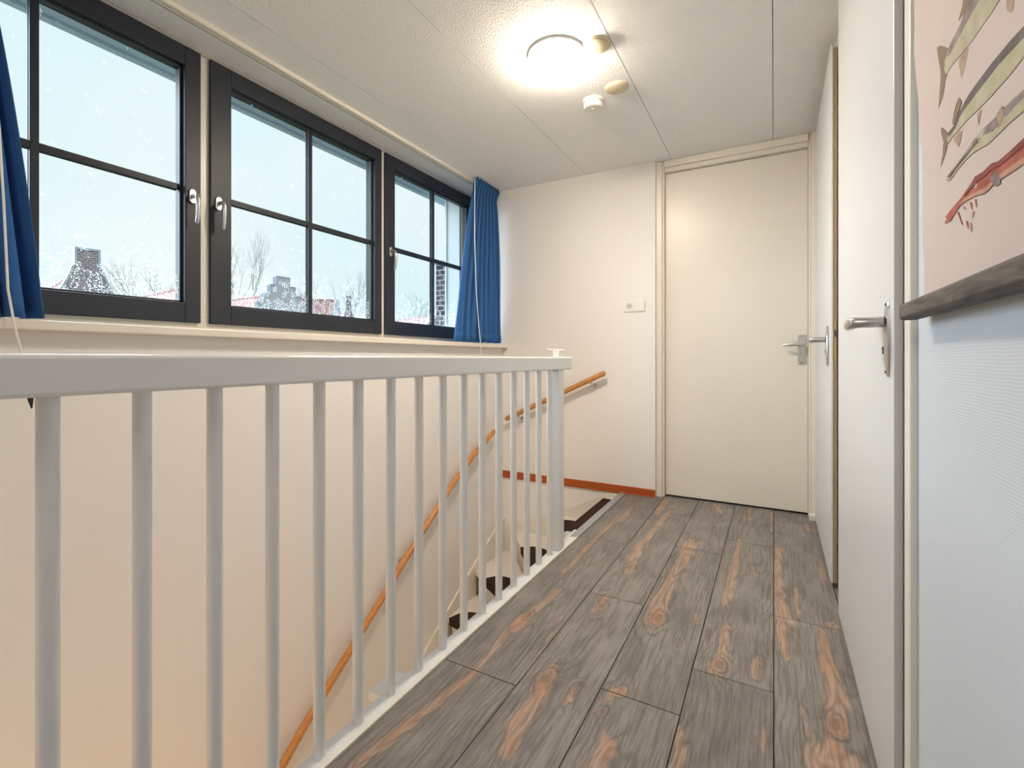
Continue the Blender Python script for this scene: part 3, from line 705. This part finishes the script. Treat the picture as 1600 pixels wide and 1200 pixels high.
# ---------------------------------------------------------------- curtain track, curtains and draw rods
tr = empty('curtain_track', (-2.10, 1.8, ZC)); L0 = tr.location
tag(tr, 'long white metal curtain track fixed to the ceiling above the windows', 'curtain track')
m = MB().prism([(-2.127, 2.4195), (-2.127, 2.398), (-2.116, 2.398), (-2.116, 2.4045), (-2.104, 2.4045), (-2.104, 2.398), (-2.092, 2.398), (-2.092, 2.4195)], 1, .12, 3.49)
rel(m, L0).build('track_profile', M_trimw, tr)
rel(MB().box(-2.1155, -2.1045, .13, 3.48, 2.4046, 2.412).box(-2.1305, -2.1272, .13, 3.48, 2.3975, 2.4195), L0).build('track_slot', M_dark, tr)
def curtain_mesh(name, label, top, pinch, bot, x_top, x_pin, x_bot, zt, zb, nf, seed, flip=False):
    rnd = random.Random(seed); NS, NTt = nf*18, 46; vs = []; fs = []
    ph = [rnd.uniform(-.35, .35) for _ in range(nf+1)]; am = [rnd.uniform(.75, 1.2) for _ in range(nf+1)]
    root_y = (bot[0]+bot[1])/2
    tp = .085
    for j in range(NTt+1):
        t = (j/NTt)**1.15
        if t < tp:
            w = t/tp; w = w*w*(3-2*w); yl = top[0]+(pinch[0]-top[0])*w; yr = top[1]+(pinch[1]-top[1])*w; xc = x_top+(x_pin-x_top)*w; A = .034-.010*w
        else:
            w = (t-tp)/(1-tp); we = w**.8; yl = pinch[0]+(bot[0]-pinch[0])*we; yr = pinch[1]+(bot[1]-pinch[1])*we; xc = x_pin+(x_bot-x_pin)*we; A = .024+.024*we**.7
        for i in range(NS+1):
            s = i/NS; q = s*nf; k = min(int(q), nf-1); fr = q-k
            a = am[k]*(1-fr)+am[k+1]*fr; p = ph[k]*(1-fr)+ph[k+1]*fr
            sharp = 2*abs(math.sin(PI*(q+.25+p*t*.8)))**.55-1.15
            sway = .010*math.sin(5*s+3*t+seed)+.006*math.sin(17*s-6*t)
            x = xc+A*a*sharp+sway*t; y = yl+(yr-yl)*s+.006*math.cos(2*PI*q*2+2*t)*(1 if 0 < i < NS else 0)
            z = zt+(zb-zt)*t+(.004*math.sin(2*PI*q) if j == 0 else 0)
            vs.append((x, y, z))
    for j in range(NTt):
        for i in range(NS):
            a = j*(NS+1)+i; fs.append((a, a+1, a+NS+2, a+NS+1))
    root = empty(name, (x_bot, root_y, zb)); tag(root, label, 'curtain', 'blue curtains at the window row')
    n0 = int(NTt*.965)*(NS+1)
    m = MB().add(vs, fs, 0, True); rel(m, root.location)
    o = m.build('curtain_cloth', M_curt, root, auto=180)
    so_ = o.modifiers.new('thickness', 'SOLIDIFY'); so_.thickness = .0022; so_.offset = 0
    # turned-up hem
    hv = vs[n0:]; rows = len(hv)//(NS+1)
    hv = [(x+.0026, y, z-.0005) for x, y, z in hv]
    hf = [(j*(NS+1)+i, j*(NS+1)+i+1, (j+1)*(NS+1)+i+1, (j+1)*(NS+1)+i) for j in range(rows-1) for i in range(NS)]
    m = MB().add(hv, hf, 0, True); rel(m, root.location); o = m.build('hem', M_curt, root, auto=180)
    so_ = o.modifiers.new('thickness', 'SOLIDIFY'); so_.thickness = .0016; so_.offset = 0
    return root
curtain_mesh('window_curtain', 'blue pleated curtain bunched in the far corner beside the end wall', (3.125, 3.480), (3.10, 3.445), (2.80, 3.478), -2.050, -2.050, -2.012, 2.412, 1.128, 8, 3)
curtain_mesh('window_curtain', 'dark blue curtain hanging at the left edge, nearest the viewer', (.13, .45), (.13, .46), (.125, .600), -2.06, -2.06, -2.025, 2.412, 1.124, 6, 8)
def rod(label, pts, tip):
    root = empty('draw_rod', pts[-1]); tag(root, label, 'curtain rod', 'white curtain draw rods')
    rel(MB().tube(pts, .0032, 10), root.location).build('rod', M_plast, root)
    if tip:
        a, b = Vector(pts[-1]), Vector(pts[-1])+Vector((0, .004, -.045))
        rel(MB().tube([a+Vector((0, 0, .002)), a.lerp(b, .35), b], [.0065, .0072, .0018], 12), root.location).build('weight_tip', M_dark, root)
rod('white draw rod hanging in front of the curtain at the left edge', [(-2.075, .462, 2.397), (-2.01, .489, 1.95), (-1.985, .500, 1.68), (-1.960, .503, 1.46), (-1.952, .510, 1.20), (-1.950, .524, 1.09), (-1.950, .541, 1.0), (-1.950, .556, .895)], True)
rod('white draw rod hanging in front of the curtain in the far corner', [(-2.02, 3.085, 2.385), (-1.972, 3.01, 2.20), (-1.950, 2.975, 1.90), (-1.940, 2.98, 1.50), (-1.936, 3.01, 1.25), (-1.935, 3.035, 1.10), (-1.935, 3.055, .96)], False)

# ---------------------------------------------------------------- wall chart
POSTER={
 'sheet':[(1.1736,2.0586),(1.1687,1.8700),(1.1592,1.7527),(1.1592,1.6799),(1.1545,1.6284),(1.1592,1.5827),(1.1452,1.5269),(1.1315,1.4844),(1.1226,1.4450),(1.1183,1.4022),(1.1053,1.3682),(1.1011,1.2979),(1.1011,1.2463),(1.0969,1.2053),(1.0886,1.1583),(1.0886,1.1018)],
 'f1body':[(0.7968,1.4884),(0.8610,1.4834),(0.8722,1.4811),(0.9003,1.4752),(0.9278,1.4733),(0.9543,1.4709),(0.9698,1.4659),(0.9762,1.4504),(0.9651,1.4362),(0.9574,1.4370),(0.9423,1.4373),(0.9070,1.4321),(0.8747,1.4273),(0.8506,1.4247),(0.8152,1.4229),(0.7889,1.4211),(0.7671,1.4215),(0.7026,1.4197)],
 'f1back':[(0.7968,1.4884),(0.8610,1.4834),(0.8722,1.4811),(0.9003,1.4752),(0.9278,1.4733),(0.9543,1.4709),(0.9667,1.4622),(0.9453,1.4581),(0.9166,1.4587),(0.8847,1.4616),(0.8506,1.4621),(0.8281,1.4617),(0.7646,1.4648)],
 'f1tail':[(1.0129,1.5054),(0.9958,1.4987),(0.9762,1.4864),(0.9555,1.4716),(0.9698,1.4659),(0.9762,1.4534),(0.9605,1.4352),(0.9698,1.4312),(0.9730,1.4229),(0.9859,1.4091),(1.0043,1.4034),(0.9992,1.4206),(0.9925,1.4428),(0.9925,1.4581),(1.0026,1.4789)],
 'f1spine':[(0.8747,1.5100),(0.8899,1.5024),(0.8951,1.4941),(0.9057,1.4890),(0.9084,1.4843),(0.8977,1.4831),(0.8847,1.4794),(0.8747,1.4810),(0.8649,1.4859),(0.8460,1.4904)],
 'f1fin':[(0.8771,1.4279),(0.8685,1.4229),(0.8722,1.4198),(0.8809,1.4101),(0.8899,1.4015),(0.8987,1.3966),(0.9030,1.4089),(0.9084,1.4227),(0.9084,1.4301)],
 'f1fin2':[(0.7487,1.4167),(0.7272,1.4023),(0.7320,1.3863),(0.7386,1.3876),(0.7470,1.3966)],
 'f2body':[(0.5356,1.3122),(0.7026,1.3520),(0.7353,1.3559),(0.7870,1.3590),(0.8392,1.3593),(0.8685,1.3584),(0.8899,1.3553),(0.9138,1.3507),(0.9307,1.3426),(0.9574,1.3428),(0.9605,1.3333),(0.9543,1.3260),(0.9365,1.3284),(0.9003,1.3274),(0.8771,1.3273),(0.8392,1.3233),(0.7889,1.3192),(0.7756,1.3196),(0.7419,1.3182),(0.7026,1.3198),(0.5356,1.2786)],
 'f2back':[(0.5356,1.3122),(0.7026,1.3520),(0.7353,1.3559),(0.7870,1.3590),(0.8392,1.3593),(0.8685,1.3584),(0.8899,1.3553),(0.9138,1.3507),(0.9307,1.3426),(0.9574,1.3428),(0.9513,1.3354),(0.9194,1.3364),(0.9030,1.3441),(0.8797,1.3461),(0.8460,1.3467),(0.8281,1.3463),(0.7664,1.3459),(0.7026,1.3398),(0.5356,1.3002)],
 'f2tail':[(0.9892,1.3661),(0.9730,1.3552),(0.9543,1.3415),(0.9605,1.3333),(0.9605,1.3235),(0.9730,1.3134),(0.9925,1.3044),(0.9826,1.3180),(0.9768,1.3388),(0.9892,1.3580)],
 'f2fin':[(0.9057,1.3732),(0.8951,1.3613),(0.9138,1.3516),(0.9278,1.3447),(0.9350,1.3469),(0.9336,1.3548),(0.9222,1.3685)],
 'f2fin2':[(0.8268,1.3201),(0.8216,1.3165),(0.8281,1.3092),(0.8336,1.3012),(0.8369,1.3173)],
 'f2fin3':[(0.9030,1.3240),(0.8937,1.3210),(0.9003,1.3092),(0.9084,1.3033),(0.9307,1.3204),(0.9278,1.3249)],
 'f3body':[(0.5675,1.2564),(0.7026,1.2843),(0.7320,1.2874),(0.7548,1.2872),(0.7700,1.2873),(0.8121,1.2900),(0.8392,1.2890),(0.8685,1.2843),(0.8873,1.2825),(0.9278,1.2788),(0.9574,1.2774),(0.9635,1.2745),(0.9483,1.2676),(0.9394,1.2685),(0.9138,1.2721),(0.8809,1.2740),(0.8506,1.2732),(0.8173,1.2679),(0.7988,1.2647),(0.7822,1.2650),(0.7419,1.2647),(0.7026,1.2623),(0.5675,1.2331)],
 'f3patch':[(0.7557,1.2876),(0.7026,1.2836),(0.5675,1.2559),(0.5675,1.2486),(0.7026,1.2762),(0.7304,1.2767),(0.7419,1.2755),(0.7557,1.2780)],
 'f3patch2':[(0.8121,1.2892),(0.7737,1.2875),(0.7700,1.2745),(0.7831,1.2739),(0.7988,1.2781),(0.8173,1.2825)],
 'f3fin':[(0.7592,1.2929),(0.7548,1.2879),(0.7574,1.2743),(0.7682,1.2714),(0.7756,1.2891)],
 'f3eye':[(0.8369,1.2855),(0.8303,1.2845),(0.8238,1.2802),(0.8259,1.2778),(0.8325,1.2788),(0.8369,1.2822)],
 'f4body':[(0.5510,1.2193),(0.7026,1.2328),(0.7320,1.2319),(0.7682,1.2319),(0.7870,1.2367),(0.8121,1.2357),(0.8414,1.2386),(0.8565,1.2338),(0.8847,1.2281),(0.9208,1.2241),(0.9574,1.2197),(0.9667,1.2182),(0.9574,1.2129),(0.9711,1.2110),(0.9651,1.2080),(0.9423,1.2062),(0.9208,1.2124),(0.9003,1.2174),(0.8747,1.2163),(0.8392,1.2127),(0.8121,1.2071),(0.7988,1.2074),(0.7851,1.2097),(0.7592,1.2089),(0.7320,1.2070),(0.7026,1.2058),(0.5510,1.1894)],
 'f4belly':[(0.7026,1.2132),(0.7320,1.2149),(0.7592,1.2156),(0.7851,1.2159),(0.8069,1.2135),(0.8414,1.2185),(0.8797,1.2222),(0.9057,1.2198),(0.8977,1.2184),(0.8747,1.2172),(0.8392,1.2136),(0.8121,1.2079),(0.7988,1.2086),(0.7851,1.2105),(0.7592,1.2096),(0.7320,1.2077),(0.7026,1.2065)],
 'f4fin':[(0.7756,1.2250),(0.7637,1.2096),(0.7637,1.2040),(0.7756,1.2052),(0.7822,1.2088),(0.7948,1.2199),(0.7870,1.2220)],
 'f4eye':[(0.8460,1.2308),(0.8392,1.2303),(0.8347,1.2255),(0.8414,1.2227),(0.8483,1.2265)],
 'drip0':[(0.9138,1.2119),(0.9078,1.2103),(0.8904,1.1876),(0.8932,1.1874)],
 'drip1':[(0.8899,1.2135),(0.8842,1.2119),(0.8802,1.2064),(0.8829,1.2063)],
 'drip2':[(0.8624,1.2110),(0.8572,1.2095),(0.8534,1.1991),(0.8560,1.1989)],
 'drip3':[(0.8460,1.2105),(0.8410,1.2091),(0.8374,1.1972),(0.8399,1.1970)],
 'drip4':[(0.8771,1.1897),(0.8717,1.1883),(0.8678,1.1768),(0.8705,1.1766)],
 'drip5':[(0.8624,1.1834),(0.8572,1.1821),(0.8558,1.1697),(0.8584,1.1694)],
 'drip6':[(0.8506,1.1957),(0.8455,1.1944),(0.8511,1.1873),(0.8537,1.1872)],
}

ch = empty('wall_chart', (.24, .70, 1.06)); L0 = ch.location
tag(ch, 'aged paper wall chart of long fish with a dark wooden batten at its foot', 'wall chart')
XP = .2330
def tri_fill(m, poly, x, mi):
    from mathutils.geometry import tessellate_polygon
    vs = [Vector((x, a, b)) for a, b in poly]
    m.add(vs, [tuple(t) for t in tessellate_polygon([vs])], mi)
def outline(m, poly, w, x, mi, closed=True):
    n = len(poly); P = [Vector(p) for p in poly]
    for i in range(n if closed else n-1):
        a, b = P[i], P[(i+1) % n]; d = (b-a)
        if d.length < 1e-6: continue
        d.normalize(); q = Vector((-d.y, d.x))*w/2; e = d*w*.3
        vs = [(x, *(a-q-e)), (x, *(b-q+e)), (x, *(b+q+e)), (x, *(a+q-e))]; m.add(vs, [(0, 1, 2, 3)], mi)
left = POSTER['sheet']; m = MB()
# the sheet: thin paper with a gently uneven left edge and a slight curl
lv = [(y, z) for y, z in left]; lv[-1] = (lv[-1][0], 1.090); NC = 14; vs = []
for (y, z) in lv:
    for i in range(NC+1):
        s = i/NC; yy = y+(.30-y)*s; vs.append((XP, yy, z))
R_ = len(lv); N_ = len(vs)
vs += [(x+.0012, y, z) for x, y, z in vs]
fs = []
for j in range(R_-1):
    for i in range(NC):
        a = j*(NC+1)+i; fs.append((a, a+1, a+NC+2, a+NC+1)); fs.append((a+N_, a+NC+1+N_, a+NC+2+N_, a+1+N_))
for j in range(R_-1):
    for i in (0, NC): a = j*(NC+1)+i; fs.append((a, a+NC+1, a+NC+1+N_, a+N_))
for j in (0, R_-1):
    for i in range(NC): a = j*(NC+1)+i; fs.append((a, a+1, a+1+N_, a+N_))
m.add(vs, fs, 0)
k = [0]
def lay(name, mi, line=0):
    k[0] += 1; x = XP-.00012*k[0]*.25-.0003
    tri_fill(m, POSTER[name], x, mi)
    if line: outline(m, POSTER[name], line, x-.00004, 6)
for nm, mi, ln in [('f1fin', 5, 0), ('f1fin2', 5, 0), ('f1tail', 7, .0006), ('f1spine', 7, .0006), ('f1body', 1, .0007), ('f1back', 2, 0),
                   ('f2fin', 7, .0008), ('f2fin2', 5, 0), ('f2fin3', 5, 0), ('f2body', 1, .0005), ('f2back', 3, 0), ('f2tail', 7, .0006),
                   ('f3body', 1, .0007), ('f3patch', 2, 0), ('f3patch2', 2, 0), ('f3fin', 5, .0005), ('f3eye', 8, .0009),
                   ('f4body', 4, .0008), ('f4belly', 9, 0), ('f4fin', 2, .0008), ('f4eye', 8, .0009)]: lay(nm, mi, ln)
for i in range(7): lay('drip%d' % i, 9 if i % 2 else 4)
def pupil(n, r):
    P = POSTER[n]; c = (sum(p[0] for p in P)/len(P), sum(p[1] for p in P)/len(P)); tri_fill(m, [(c[0]+r*math.cos(a), c[1]+r*1.3*math.sin(a)) for a in [i*PI/4 for i in range(8)]], XP-.0018, 6)
pupil('f3eye', .0018); pupil('f4eye', .0018)
# gill and mouth lines drawn on the two lower fish
b3 = POSTER['f3body']
def between(i, j, t): a, b = Vector(b3[i]), Vector(b3[j]); return tuple(a.lerp(b, t))
outline(m, [between(10, 13, .5), between(9, 14, .5), between(8, 15, .45), between(7, 16, .4)], .0006, XP-.0019, 6, False)
tri_fill(m, [b3[10], b3[9], b3[8], b3[7], b3[6], between(6, 17, .35), between(7, 16, .38), between(8, 15, .4), between(9, 14, .45), between(10, 13, .5)], XP-.00175, 2)
# back shading of each body: a darker band under the upper outline, and dorsal speckles
def band(name, i0, i1, j0, t, mi, x):
    P = POSTER[name]; up = P[i0:i1]; lo = P[j0:j0-(i1-i0):-1] if j0-(i1-i0) >= 0 else None
    if not lo or len(lo) < len(up): return
    q = [tuple(Vector(a).lerp(Vector(b), t)) for a, b in zip(up, lo)]
    tri_fill(m, up+q[::-1], x, mi)
band('f4body', 0, 9, len(POSTER['f4body'])-1, .28, 10, XP-.0017)
rr = random.Random(4)
for nm, n, mi in (('f4body', 26, 10), ('f3body', 22, 2), ('f1body', 14, 2)):
    P = POSTER[nm]; H = len(P)//2-3
    for _ in range(n):
        i = rr.randint(1, H); a = Vector(P[i]); b = Vector(P[len(P)-1-i] if len(P)-1-i > i else P[i+1]); c = a.lerp(b, rr.uniform(.2, .7)); d = (Vector(P[i+1])-Vector(P[i-1])).normalized()
        if (a-b).length < .006: continue
        c += d*rr.uniform(-.006, .006); e = Vector((-d.y, d.x)); l = rr.uniform(.0015, .005); w = rr.uniform(.0002, .0005)
        m.add([(XP-.0018, *(c-d*l)), (XP-.0018, *(c+e*w)), (XP-.0018, *(c+d*l)), (XP-.0018, *(c-e*w))], [(0, 1, 2, 3)], mi)
rel(m, L0).build('chart_sheet', [M_chart, I_olive, I_mauve, I_dark, I_red, I_fin, I_line, I_str, I_eye, I_pink, I_deep], ch)
bp = [(.2045, 1.075), (.2085, 1.0705), (.2300, 1.0705), (.2320, 1.073), (.2320, 1.097), (.2295, 1.0995), (.2085, 1.1005), (.2045, 1.096)]
rel(MB().prism(bp, 1, .28, 1.125), L0).build('batten', M_batten, ch, bevel=.0015)
rel(MB().prism([(a, b+1.16) for a, b in bp], 1, .28, 1.125), L0).build('batten', M_batten, ch, bevel=.0015)

# ---------------------------------------------------------------- outside
structure(MB().box(-2.56, -2.425, 3.455, 3.62, .3, 2.52).box(-2.575, -2.56, 3.445, 3.64, .3, 2.52).build('wall_outside', M_cheek))
structure(MB().box(-2.72, -2.425, -.6, 4.2, 2.468, 2.60).box(-2.76, -2.72, -.6, 4.2, 2.450, 2.62).build('trim_5', M_soffit, bevel=.004))
structure(MB().box(-120, -2.6, -60, 160, -3.3, -3.2).build('ground', M_ground))
ck = empty('brick_chimney', (-3.18, 4.45, -3.2)); L0 = ck.location
tag(ck, 'dark brick chimney just outside the far window, beside the white dormer cheek', 'chimney')
rel(MB().box(-3.26, -3.08, 4.20, 4.55, -3.2, 2.03), L0).build('chimney_stack', M_brickd, ck)
rel(MB().box(-3.28, -3.06, 4.18, 4.57, 2.031, 2.07), L0).build('chimney_cap', M_coping, ck)

def house(label, x, y, rz, gable, ridge, hw, length, mat_, chim=None, eave=None):
    """gable front at local x=0 looking along +x, body runs to -x; gable = outline (y, z) of the parapet wall"""
    root = empty('brick_house', (x, y, -3.2), rz); tag(root, label, 'house', 'houses across the street')
    zb = -3.2
    g = [(a, b-zb) for a, b in gable]
    MB().prism(g, 0, -.34, 0).build('gable_wall', mat_, root)
    # coping that follows the outline's upper edges
    m = MB()
    for (a, b), (c, d) in zip(g, g[1:]):
        if b < 1.0 or d < 1.0: continue
        v = Vector((c-a, d-b)); 
        if v.length < .01: continue
        n = Vector((-v.y, v.x)).normalized()*.07
        if n.y < 0: n = -n
        q = [(a, b), (c, d), (c+n.x, d+n.y), (a+n.x, b+n.y)]
        m.prism([(p[0], p[1]+.003) for p in q], 0, -.38, .04)
    m.build('coping', M_coping, root)
    rz_ = ridge-zb; e = rz_-hw*1.0
    MB().box(-length, -.345, -hw+.1, hw-.1, 0, e).build('side_walls', mat_, root)
    th = .18
    m = MB().prism([(-hw-.15, e-.15), (0, rz_), (hw+.15, e-.15), (hw+.15, e-.15-th), (0, rz_-th), (-hw-.15, e-.15-th)], 0, -length, -.35)
    m.build('roof', M_tiles, root)
    m = MB(); m.tube([(-length, 0, rz_+.02), (-.36, 0, rz_+.02)], .09, 8); m.build('ridge_tiles', M_tiles, root)
    return root
def bell(w, zt, ridge, hw):
    """tall chimney stack whose foot flares out into the gable"""
    s = [(hw+.1, -3.2), (hw+.1, ridge-hw*1.25), (w*3.6, ridge-w*6.0), (w*2.05, ridge-w*2.6), (w*1.45, ridge-w*1.2), (w*1.12, ridge-w*.3), (w, ridge+w*.3), (w, zt)]
    return s+[(-a, b) for a, b in s[::-1]]
def steps(w, zt, dz, n, base):
    s = []
    for i in range(n): s += [(w+i*base, zt-i*dz), (w+i*base, zt-(i+1)*dz)]
    s = s[::-1]; s = [(s[0][0], -3.2)]+s
    return s+[(-a, b) for a, b in s[::-1]]
house('brick house with a tall flared chimney gable, seen through the left window', -22, 7.82, R(-10), bell(.36, 4.95, 4.25, 2.2), 4.25, 2.2, 8, M_brick)
house('red roofed house right of the chimney gable, its ridge rising behind the mullion', -26, 13.6, R(-8), bell(.3, 5.0, 4.72, 2.3), 4.72, 2.3, 12, M_brick)
house('house with a grey stepped gable, seen through the middle window', -30, 21.45, R(-4), steps(.52, 6.62, .62, 5, .44), 5.50, 2.4, 10, M_brickg)
house('red roofed house right of the stepped gable', -32, 28.1, R(47), [(1.7, -3.2), (1.7, 4.1), (0, 5.9), (-1.7, 4.1), (-1.7, -3.2)], 5.82, 1.7, 3.6, M_brick)
house('small distant gable with a slim chimney at the right of the middle window', -40, 36.4, R(-16), bell(.34, 7.6, 6.0, 2.8), 5.9, 2.8, 7, M_brick)
house('long low red roof seen through the far window', -48, 62.0, R(-25), [(5, -3.2), (5, 3.1), (0, 8.2), (-5, 3.1), (-5, -3.2)], 8.1, 5, 26, M_brick)

def tree(label, x, y, h, seed, spread=1.0):
    rnd = random.Random(seed); m = MB(); H = h+3.2
    def grow(p, d, ln, r, lvl):
        q = p+d*ln; mid = p+d*ln*.5+Vector((rnd.uniform(-1, 1), rnd.uniform(-1, 1), 0))*ln*.04
        m.tube([p, mid, q], [r, r*.8, r*.6], 5 if lvl < 2 else 3, cap=False)
        if lvl >= 5: return
        nb = 3 if lvl < 5 else 2
        for i in range(nb):
            a = rnd.uniform(0, 2*PI); k = rnd.uniform(.18, .5)*spread
            nd = (d+Vector((math.cos(a)*k, math.sin(a)*k, rnd.uniform(0, .22)))).normalized()
            grow(p+d*ln*rnd.uniform(.55, 1.0) if i else q, nd, ln*rnd.uniform(.62, .82), r*.58, lvl+1)
    grow(Vector((0, 0, 0)), Vector((rnd.uniform(-.05, .05), 0, 1)), H*.30, .12, 0)
    top = max(v[2] for v in m.v); f = H/top
    m.v = [(a*f, b*f, c*f) for a, b, c in m.v]
    o = m.build('bare_tree', M_bark); o.location = (x, y, -3.2)
    tag(o, label, 'tree', 'bare winter trees beyond the houses')
tree('bare tree right of the flared chimney, through the left window', -46, 21.0, 10.3, 1)
tree('tall bare tree at the left of the middle window', -46, 27.8, 13.6, 2)
tree('bare tree just right of the central glazing bar of the middle window', -53, 42.4, 11.8, 3)
tree('tall bare tree above the slim distant chimney, middle window', -52, 47.4, 14.8, 4, .8)
tree('bare tree at the left of the far window', -44, 46.5, 9.0, 5)
tree('bare tree above the long low roof, far window', -44, 51.5, 10.6, 6)
